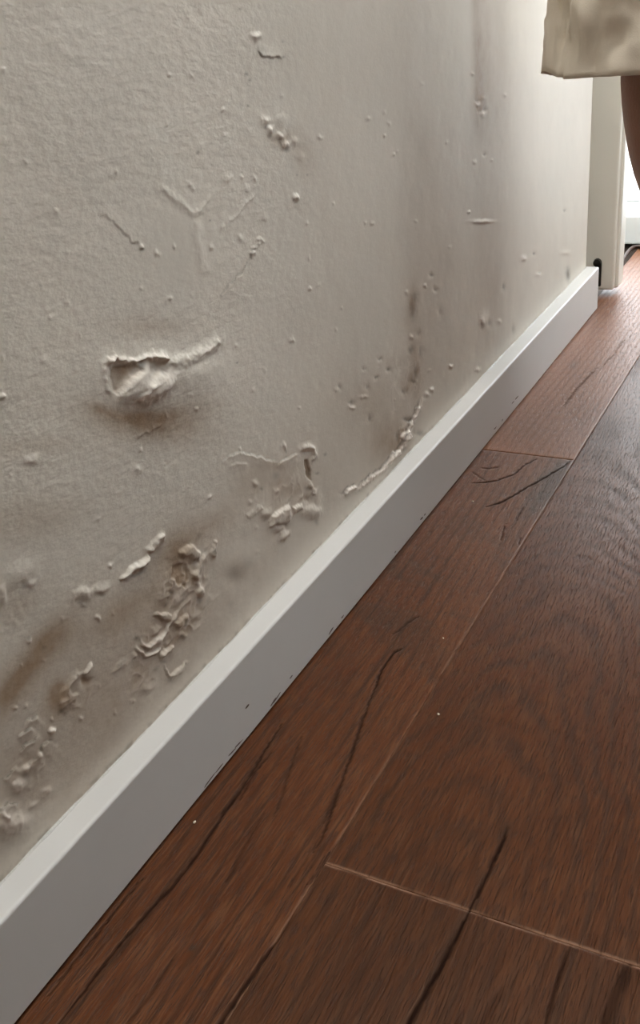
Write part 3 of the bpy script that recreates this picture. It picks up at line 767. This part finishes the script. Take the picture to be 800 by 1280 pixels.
# ------------------------------------------------------------------ rest of the room
def struct(name, boxes, mat, label, bevel=0):
    return tag(obj(name, boxes_mesh(name, boxes, bevel), mat), label, kind='structure')
struct('ceiling', [((-1.15, -1.8, 2.5), (1.4, 2.6, 2.6))], M['ceiling'], 'plain white ceiling')
SY0, SY1, SZ0, SZ1 = 0.95, 1.85, 1.15, 2.30  # bounds of an unseen opening, added to let in side light
struct('wall_right_added', [((1.3, -1.8, -0.05), (1.4, SY0, 2.5)), ((1.3, SY1, -0.05), (1.4, 2.6, 2.5)), ((1.3, SY0, -0.05), (1.4, SY1, SZ0)), ((1.3, SY0, SZ1), (1.4, SY1, 2.5))], M['brown_wall'], 'unseen brown wall added to shade the low near side')
w2 = empty('added_light_opening', (1.3, 1.4, SZ0))
tag(w2, 'unseen side opening added for soft side light', kind='structure')

struct('wall_back', [((TH, -1.9, -0.05), (1.4, -1.8, 2.5))], M['plain_wall'], 'plain wall behind the viewer')
struct('wall_side', [((-1.15, 1.6, -0.05), (-1.05, 2.6, 2.5)), ((-1.15, 1.6, -0.05), (TH, 1.66, 2.5))], M['plain_wall'], 'plain wall of the passage past the corner')
WX0, WX1, WZ = -0.45, 0.55, 2.2
YF = 2.286
struct('wall_far', [((-1.15, YF, -0.05), (WX0, YF + 0.2, 2.5)), ((WX1, YF, -0.05), (1.4, YF + 0.2, 2.5)), ((WX0, YF, WZ), (WX1, YF + 0.2, 2.5))], M['plain_wall'], 'plain wall around the bright balcony door')

win = empty('window_1', (0, YF, 0))
tag(win, 'bright balcony door with low white sill beyond the passage', kind='structure')
def part(name, boxes, mat, parent, bevel=0.0):
    p = parent.location
    return obj(name, boxes_mesh(name, [(tuple(a[i] - p[i] for i in range(3)), tuple(b[i] - p[i] for i in range(3))) for a, b in boxes], bevel), mat, parent)
SILL = 0.062
part('sill', [((WX0 - 0.001, YF - 0.004, 0.0), (WX1 + 0.001, YF + 0.19, SILL))], M['pvc'], win, 0.004)
part('frame', [((WX0, YF + 0.15, SILL), (WX0 + 0.06, YF + 0.2, WZ)), ((WX1 - 0.06, YF + 0.15, SILL), (WX1, YF + 0.2, WZ)), ((WX0, YF + 0.15, WZ - 0.06), (WX1, YF + 0.2, WZ)), ((0.02, YF + 0.15, SILL), (0.08, YF + 0.2, WZ)),
               ((WX0, YF + 0.15, SILL), (WX1, YF + 0.2, SILL + 0.012))], M['pvc'], win, 0.003)
part('frame', [((1.31, SY0, SZ0), (1.36, SY0 + 0.05, SZ1)), ((1.31, SY1 - 0.05, SZ0), (1.36, SY1, SZ1)), ((1.31, SY0, SZ0), (1.36, SY1, SZ0 + 0.05)), ((1.31, SY0, SZ1 - 0.05), (1.36, SY1, SZ1)), ((1.31, 1.375, SZ0), (1.36, 1.425, SZ1))], M['pvc'], w2, 0.003)
kg = NT('clear_glass')
tr = kg.n('ShaderNodeBsdfTransparent'); gl = kg.n('ShaderNodeBsdfGlossy'); gl.inputs['Roughness'].default_value = 0.02
mx = kg.n('ShaderNodeMixShader'); mx.inputs[0].default_value = 0.06
kg.link(tr.outputs[0], mx.inputs[1]); kg.link(gl.outputs[0], mx.inputs[2])
kg.link(mx.outputs[0], kg.t.nodes['Material Output'].inputs['Surface'])
for a, b in ((WX0 + 0.06, 0.02), (0.08, WX1 - 0.06)):
    part('pane', [((a, YF + 0.172, SILL + 0.012), (b, YF + 0.178, WZ - 0.06))], kg.m, win)
balc = obj('balcony_slab', boxes_mesh('balcony_slab', [((-1.2, YF + 0.2, -0.2), (2.7, YF + 1.6, 0.03))]), M['balcony'])
tag(balc, 'pale balcony floor outside the bright glass door', kind='structure')

# open door leaf past the wall end
YD = 1.872
xr = unproject(766, 364, 1, YD)[0]
door = empty('door_1', (xr, YD, 0.0))
tag(door, 'off-white door edge standing open past the end of the damp wall', kind='structure')
ZB = 0.012
TD = 0.062
part('leaf', [((xr - 0.72, YD, ZB), (xr, YD + TD, 2.02))], M['door'], door, 0.003)
part('door_stop', [((xr - 0.006, YD + 0.014, ZB), (xr + 0.006, YD + TD - 0.002, 2.02))], M['door'], door, 0.004)
# dark latch low on the leaf, beside the end of the skirting
pl = unproject(747, 328, 1, YD); pl2 = unproject(750, 357, 1, YD)
lat = empty('latch', (pl[0] - xr, -0.0, pl[2])); lat.parent = door
bm = bmesh.new()
r_ = bmesh.ops.create_cone(bm, segments=20, radius1=0.0078, radius2=0.0068, depth=0.007, cap_ends=True)
bmesh.ops.rotate(bm, verts=bm.verts, matrix=Matrix.Rotation(math.pi / 2, 3, 'X'))
bmesh.ops.translate(bm, verts=bm.verts, vec=(0, -0.0035, 0))
me = bpy.data.meshes.new('screw_head'); bm.to_mesh(me); bm.free()
obj('screw_head', me, M['metal'], lat)
ln = pl[2] - pl2[2]
obj('latch_arm', boxes_mesh('latch_arm', [((-0.003, -0.007, -ln), (0.0085, -0.0005, 0.0))], 0.0012), M['metal'], lat)

# cord on the floor by the balcony sill
def tube(name, pts, rad, mat, seg=8):
    cu = bpy.data.curves.new(name, 'CURVE'); cu.dimensions = '3D'
    sp = cu.splines.new('NURBS'); sp.points.add(len(pts) - 1)
    for p, q in zip(sp.points, pts): p.co = (*q, 1)
    sp.use_endpoint_u = True; sp.order_u = 3
    cu.bevel_depth = rad; cu.bevel_resolution = 3; cu.resolution_u = 6
    o = bpy.data.objects.new(name, cu); col.objects.link(o)
    dg = bpy.context.evaluated_depsgraph_get()
    me = bpy.data.meshes.new_from_object(o.evaluated_get(dg))
    bpy.data.objects.remove(o)
    for p in me.polygons: p.use_smooth = True
    me.materials.clear()
    return obj(name, me, mat)
cp = []
for px_, py_ in ((760, 345), (775, 330), (782, 319), (788, 311), (794, 308), (803, 309), (815, 312), (840, 309)):
    q = unproject(px_, py_, 2, 0.0045); cp.append((q[0], min(q[1], YF - 0.012), 0.0045))
cord = tube('power_cord', cp, 0.0042, M['cord'])
tag(cord, 'thin dark brown cord on the floor below the balcony sill', 'cord')

# crumbs on the floor
rng = np.random.RandomState(12)
for i, (px_, py_, sz, lab) in enumerate(((548, 893, 0.0016, 'pale crumb on the middle plank, beside the long pale seam'), (554, 798, 0.0014, 'pale crumb on the plank beside the skirting, left of the seam'), (243, 1028, 0.0016, 'pale crumb next to the skirting at the lower left'),
                               (591, 627, 0.0016, 'pale crumb below the dark cracks of the plank end'))):
    bm = bmesh.new(); bmesh.ops.create_icosphere(bm, subdivisions=1, radius=1.0)
    for v in bm.verts: v.co *= 0.7 + 0.6 * rng.rand()
    me = bpy.data.meshes.new('crumb'); bm.to_mesh(me); bm.free()
    q = unproject(px_, py_, 2, 0.0)
    o = obj('crumb', me, M['dust']); sz *= 0.7; o.scale = (sz, sz * 1.3, sz * 0.7); o.location = (q[0], q[1], sz * 0.3)
    tag(o, lab, 'crumb')

# ------------------------------------------------------------------ person
def person():
    D = 1.12
    kn = at_depth(846, 118, D)                 # just below the knee
    kx, ky, kz = kn
    # facing: away from the wall and from the viewer
    fwd = Vector((0.80, 0.60, 0)).normalized(); rgt = Vector((fwd.y, -fwd.x, 0))
    root = empty('person', (kx + 0.12, ky + 0.05, 0))
    tag(root, 'person in loose beige shorts with bare legs standing beside the wall', 'person')
    o3 = Vector(root.location)
    skin = NT('brown_skin'); v = skin.coord()
    skin.link(skin.mix(skin.noise(v, 40, 4), (0.34, 0.165, 0.105), (0.26, 0.115, 0.07)), skin.b.inputs['Base Color'])
    skin.b.inputs['Roughness'].default_value = 0.5
    skin.b.inputs['Subsurface Weight'].default_value = 0.08
    skin.b.inputs['Subsurface Radius'].default_value = (0.01, 0.004, 0.002)
    skin.link(skin.bump(skin.noise(v, 350, 3), 0.0008, 0.6), skin.b.inputs['Normal'])
    V, E, RD = [], [], []
    def add(p, r, prev=None):
        V.append(tuple(Vector(p) - o3)); RD.append(r)
        i = len(V) - 1
        if prev is not None: E.append((prev, i))
        return i
    K = Vector((kx, ky, kz))
    lean = Vector((0.15, 0.03, 0))             # foot set out away from the wall
    hip = K + Vector((0.05, 0.02, 0.44))
    pel = hip + rgt * 0.10 + Vector((0, 0, 0.06))
    p0 = add(pel, (0.15, 0.12))
    w1 = add(pel + Vector((0, 0, 0.12)), (0.14, 0.10), p0)
    def leg(hipv, kneev, anklev, first):
        a = add(hipv, (0.088, 0.092), p0)
        b = add(hipv.lerp(kneev, 0.5), (0.078, 0.082), a)
        c = add(kneev + Vector((0, 0, 0.035)), (0.072, 0.074), b)
        sh = anklev - kneev
        back = -fwd
        d = add(kneev + sh * 0.10 + back * 0.006, (0.070, 0.072), c)
        e = add(kneev + sh * 0.28 + back * 0.016, (0.072, 0.074), d)
        f = add(kneev + sh * 0.58 + back * 0.006, (0.052, 0.054), e)
        g = add(kneev + sh * 0.88, (0.031, 0.035), f)
        h = add(anklev, (0.033, 0.036), g)
        gz = Vector((anklev.x, anklev.y, 0))
        he = add(gz + back * 0.035 + Vector((0, 0, 0.030)), (0.028, 0.028), h)
        mi = add(gz + fwd * 0.06 + Vector((0, 0, 0.034)), (0.036, 0.032), h)
        ba = add(gz + fwd * 0.12 + Vector((0, 0, 0.024)), (0.042, 0.022), mi)
        inn = 1 if (pel - hipv).dot(rgt) > 0 else -1
        for t, (off, ln_, rr) in enumerate(((0.034, 0.060, 0.012), (0.015, 0.060, 0.009), (-0.001, 0.054, 0.0085), (-0.017, 0.046, 0.008), (-0.032, 0.036, 0.0075))):
            q = gz + fwd * 0.135 + rgt * off * inn + Vector((0, 0, 0.016))
            i1 = add(q, (rr, rr), ba)
            add(q + fwd * ln_ * 0.55 + Vector((0, 0, -0.003)), (rr, rr * 0.9), i1)
    ank = Vector((kx + lean.x, ky + lean.y, 0.085))
    leg(hip, K, ank, True)
    hip2 = hip + rgt * 0.20
    K2 = Vector((hip2.x + 0.03, hip2.y + 0.02, kz)); 
    leg(hip2, K2, Vector((K2.x + 0.06, K2.y + 0.02, 0.085)), False)
    me = bpy.data.meshes.new('body'); me.from_pydata(V, E, [])
    me.materials.append(skin.m)
    body = obj('body', me, None, root)
    mdl = body.modifiers.new('skin', 'SKIN'); mdl.use_smooth_shade = True; mdl.branch_smoothing = 0.6
    for i, rr in enumerate(RD): me.skin_vertices[0].data[i].radius = rr
    me.skin_vertices[0].data[p0].use_root = True
    sb = body.modifiers.new('subsurf', 'SUBSURF'); sb.levels = 2; sb.render_levels = 2
    # shorts: one lofted cloth tube per leg with a turned hem, joined at the seat
    cl = NT('beige_cotton'); v = cl.coord()
    cl.link(cl.mix(cl.noise(v, 14, 4), (0.90, 0.82, 0.70), (0.83, 0.75, 0.62)), cl.b.inputs['Base Color'])
    cl.b.inputs['Roughness'].default_value = 0.85
    cl.b.inputs['Sheen Weight'].default_value = 0.2
    wv = cl.noise(cl.coord((1, 1, 1)), 900, 2)
    cl.link(cl.bump(wv, 0.0008, 0.5), cl.b.inputs['Normal'])
    view = Vector((at_depth(700, 60, 1) - CAM)); view.z = 0; view.normalize()
    side = Vector((view.y, -view.x, 0))        # to the right, seen from the viewer
    hemL = Vector(at_depth(680, 98, D))
    hem_z = hemL.z + 0.002
    def tubeleg(cx, cy, top, hw, hd, seed):
        nA, nH = 160, 90
        ang = np.linspace(0, 2 * np.pi, nA, endpoint=False)
        rows = []
        for j in range(nH + 12):
            inner = j >= nH
            t = min(j / (nH - 1), 1.0) if not inner else 1 - (j - nH) * 0.012
            z = top.z + (hem_z - top.z) * t
            ccx = top.x + (cx - top.x) * t; ccy = top.y + (cy - top.y) * t
            a = hw * (0.80 + 0.20 * t); b = hd * (0.9 + 0.10 * t)
            ca, sa = np.cos(ang), np.sin(ang)
            q = 2.6
            rr = (np.abs(ca) ** q + np.abs(sa) ** q) ** (-1 / q)
            lx = a * rr * ca; ly = b * rr * sa
            s_ = ang * 3.2; zz_ = np.full_like(ang, z)
            fold = (fbm(s_ * 1.7 + zz_ * 9 + 20, zz_ * 16 - s_ * 1.1 + 40, 3, seed) - 0.5) * 0.034
            fold += (np.abs(fbm(s_ * 2.6 - zz_ * 14 + 60, zz_ * 20 + s_ * 1.6 + 50, 2, seed + 5) - 0.5) - 0.12) * -0.026
            fold *= 0.35 + 0.65 * min(1, (1 - t) * 6 + 0.25)
            da = (ang - 3.78)
            fold += np.where((da > 0) & (da < 1), 0.0035 * np.exp(-np.clip(da, 0, 9) / 0.10), 0) - 0.002 * np.exp(-(da / 0.02) ** 2)
            if not inner and t > 0.93 and t < 0.945: fold -= 0.0012
            n = np.hypot(lx, ly)
            k = 1 + (fold - (0.004 if inner else 0)) / n
            drop = 0.006 * np.sin(ang * 2 + 0.6) * t + 0.003 * np.sin(ang * 5 + seed) * t
            rows.append(np.stack([ccx + side.x * lx * k + view.x * ly * k, ccy + side.y * lx * k + view.y * ly * k, z + drop], -1))
        V = np.concatenate(rows)
        nR = len(rows)
        i = np.arange(nR - 1)[:, None] * nA + np.arange(nA)[None, :]
        i2 = np.arange(nR - 1)[:, None] * nA + (np.arange(nA)[None, :] + 1) % nA
        Fq = np.stack([i, i + nA, i2 + nA, i2], -1).reshape(-1, 4)
        return V, Fq
    HWD, HDP = 0.150, 0.115
    c1 = hemL + side * HWD + view * 0.0
    V1, F1 = tubeleg(c1.x, c1.y, hip + Vector((0, 0, 0.16)), HWD, HDP, 501)
    c2 = Vector((K2.x, K2.y, 0)) + side * 0.03
    V2, F2 = tubeleg(c2.x, c2.y, hip2 + Vector((0, 0, 0.16)), HWD * 0.78, HDP * 0.95, 541)
    Vs = np.vstack([V1, V2]) - np.array(o3)
    me = mesh_np('shorts', Vs, np.vstack([F1, F2 + len(V1)]))
    sh = obj('shorts', me, cl.m, root)
    sh['label'] = 'loose beige cotton shorts'
    # stitched side seam and hem
    return root
person()
